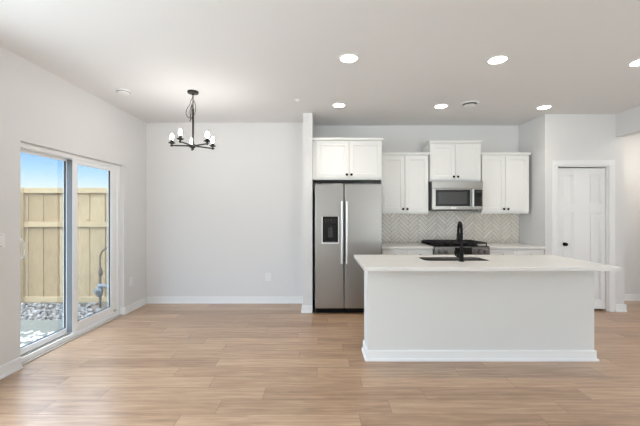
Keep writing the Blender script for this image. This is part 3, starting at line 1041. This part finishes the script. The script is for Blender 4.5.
# slack cord gathered beside the chain
cpts = [(0, 0, 0), (-.006, .004, -.03), (-.03, .01, -.07), (-.045, .02, -.11), (-.075, .02, -.155), (-.088, .02, -.20), (-.075, .01, -.245), (-.045, 0, -.27),
        (-.025, -.01, -.25), (-.03, -.015, -.20), (-.01, -.02, -.13), (.012, -.01, -.08), (.024, 0, -.11), (.026, .01, -.17), (.012, .015, -.22), (-.012, .012, -.25),
        (-.03, .005, -.29), (-.036, -.005, -.315), (-.024, -.012, -.28), (-.016, -.012, -.20), (-.012, -.008, -.12), (-.002, -.004, -.16), (0, 0, -.20)]
sm = []
for i in range(len(cpts) - 1):                            # Catmull-Rom
    p0, p1, p2, p3 = [Vector(cpts[max(0, min(len(cpts) - 1, i + k))]) for k in (-1, 0, 1, 2)]
    for q in range(5):
        t = q / 5
        sm.append(.5 * ((2 * p1) + (p2 - p0) * t + (2 * p0 - 5 * p1 + 4 * p2 - p3) * t * t + (3 * p1 - p0 - 3 * p2 + p3) * t ** 3))
obj('slack_cord', tube(new(), [Vector((cx, cy, H - .035)) + v for v in sm], .0032, 6), M['bronze'], ch, smooth=True)
obj('stem', tube(new(), [(cx, cy, 2.58), (cx, cy, hz)], .0115, 12), M['bronze'], ch, smooth=True)
obj('hub', lathe(new(), cx, cy, [(.003, hz - .052), (.012, hz - .046), (.008, hz - .03), (.028, hz - .022), (.032, hz), (.028, hz + .014), (.014, hz + .02), (.012, hz + .05)], 20), M['bronze'], ch, smooth=True)
RA = .235
for q in range(5):
    a = math.radians(113 + 72 * q)
    dx, dy = math.cos(a), math.sin(a)
    ex, ey = cx + dx * RA, cy + dy * RA
    arm = obj('arm', tube(new(), [(cx + dx * .02, cy + dy * .02, hz - .003), (cx + dx * (RA + .018), cy + dy * (RA + .018), hz - .003)], .0085, 10), M['bronze'], ch, smooth=True)
    obj('bobeche', lathe(new(), ex, ey, [(.006, hz - .018), (.010, hz - .012), (.010, hz + .012), (.036, hz + .024), (.038, hz + .030), (.02, hz + .030), (.017, hz + .05), (.0165, hz + .062)], 20), M['bronze'], arm, smooth=True)
    obj('bulb', lathe(new(), ex, ey, [(.010, hz + .060), (.012, hz + .066), (.0175, hz + .080), (.019, hz + .092), (.016, hz + .110), (.011, hz + .124), (.004, hz + .131), (.001, hz + .132)], 18), M['bulb'], arm, smooth=True)

# ------------------------------------------------------------------ ceiling fittings
spots = [(.26, 3.11, 'bright round recessed ceiling light nearest the camera, above the left end of the island'),
         (1.617, 3.142, 'bright round recessed ceiling light above the right half of the island'),
         (2.965, 3.19, 'bright round recessed ceiling light cut off at the right edge of the picture'),
         (.245, 4.45, 'bright round recessed ceiling light in front of the refrigerator'),
         (1.576, 4.49, 'bright round recessed ceiling light beside the round ceiling vent, in front of the microwave'),
         (2.947, 4.54, 'bright round recessed ceiling light nearest the pantry door')]
proto = None
for x, y, lb in spots:
    if proto is None:
        proto = thing('recessed_light', lb, 'ceiling light', (x, y, H), 'recessed ceiling lights')
        bm = new()
        lathe(bm, x, y, [(.094, H - .0005), (.094, H - .004), (.078, H - .008), (.074, H - .006), (.074, H - .0005)], 32)
        obj('trim_ring', bm, M['trim'], proto, smooth=True)
        obj('diffuser', lathe(new(), x, y, [(.0735, H - .0062), (.0735, H - .0072), (.03, H - .0078), (.002, H - .008)], 32), M['down'], proto)
    else:
        dup(proto, (x, y, H), lb)

vt = thing('ceiling_vent', 'round white ceiling vent with a dark slot between two recessed lights', 'vent', (1.905, 4.39, H))
obj('flange', lathe(new(), 1.905, 4.39, [(.118, H - .0005), (.116, H - .008), (.095, H - .014), (.088, H - .006), (.086, H - .0005)], 32), M['plate'], vt, smooth=True)
obj('throat', lathe(new(), 1.905, 4.39, [(.086, H - .0005), (.086, H - .003)], 28), M['slot'], vt)
obj('damper', lathe(new(), 1.905, 4.39, [(.01, H - .004), (.01, H - .018), (.07, H - .022), (.074, H - .030), (.04, H - .036), (.002, H - .037)], 28), M['plate'], vt, smooth=True)
sd_ = thing('smoke_detector', 'round white smoke detector on the ceiling above the sliding door', 'smoke detector', (-2.245, 3.94, H))
obj('housing', lathe(new(), -2.245, 3.94, [(.078, H - .0005), (.078, H - .012), (.070, H - .016), (.060, H - .034), (.040, H - .040), (.002, H - .041)], 30), M['plate'], sd_, smooth=True)
obj('sensing_slot', lathe(new(), -2.245, 3.94, [(.0705, H - .017), (.0695, H - .021), (.0672, H - .021), (.0672, H - .017)], 30), M['slot'], sd_)
sp = thing('fire_sprinkler', 'small white sprinkler cap on the ceiling left of the kitchen', 'sprinkler', (-.275, 4.26, H))
obj('escutcheon', lathe(new(), -.275, 4.26, [(.04, H - .0005), (.038, H - .006), (.012, H - .008), (.010, H - .02), (.002, H - .021)], 24), M['plate'], sp, smooth=True)

# ------------------------------------------------------------------ plates on the walls
sw = thing('light_switch', 'white light switch on the left wall beside the sliding door', 'switch', (XL, 2.885, 1.15))
obj('plate', boxes((XL, XL + .006, 2.845, 2.925, 1.09, 1.21)), M['plate'], sw, bevel=.002)
obj('rocker', boxes((XL + .006, XL + .010, 2.868, 2.902, 1.117, 1.183)), M['plate'], sw, bevel=.002)
for zz in (1.098, 1.196):
    obj('screw', boxes((XL + .006, XL + .0075, 2.882, 2.888, zz, zz + .006)), M['slot'], sw)


def outlet(x, y, z, label, axis='y', mat=None):
    t = thing('wall_outlet', label, 'outlet', (x, y, z), 'wall outlets')
    def bx_(u0, u1, d0, d1, z0, z1):
        return (x + u0, x + u1, y - d1, y - d0, z + z0, z + z1) if axis == 'y' else (x + d0, x + d1, y + u0, y + u1, z + z0, z + z1)
    obj('plate', boxes(bx_(-.04, .04, 0, .006, -.062, .062)), mat or M['plate'], t, bevel=.002)
    for zz in (-.028, .028):
        s = obj('socket', boxes(bx_(-.017, .017, .006, .0085, zz - .017, zz + .017)), mat or M['plate'], t, bevel=.001)
        obj('slots', boxes(bx_(-.008, -.006, .0085, .009, zz - .002, zz + .009), bx_(.006, .008, .0085, .009, zz - .002, zz + .009), bx_(-.002, .002, .0085, .009, zz - .011, zz - .007)), M['slot'], s)
    return t


outlet(-.80, YD, .405, 'white outlet low on the blank dining wall')
outlet(XL, 4.88, .42, 'white outlet low on the left wall between the sliding door and the corner', 'x')
outlet(1.24, YK - .0095, 1.135, 'pale outlet in the backsplash left of the range', mat=M['tileplate'])
outlet(2.88, YK - .0095, 1.135, 'pale outlet in the backsplash right of the range', mat=M['tileplate'])

# hall light out of view, above the opening
lamp('hall_ceiling_lamp', 'AREA', (5.05, 4.6, H - .02), (0, 0, 0), HALL, (1.0, 0.94, 0.86), shape='DISK', size=.25)
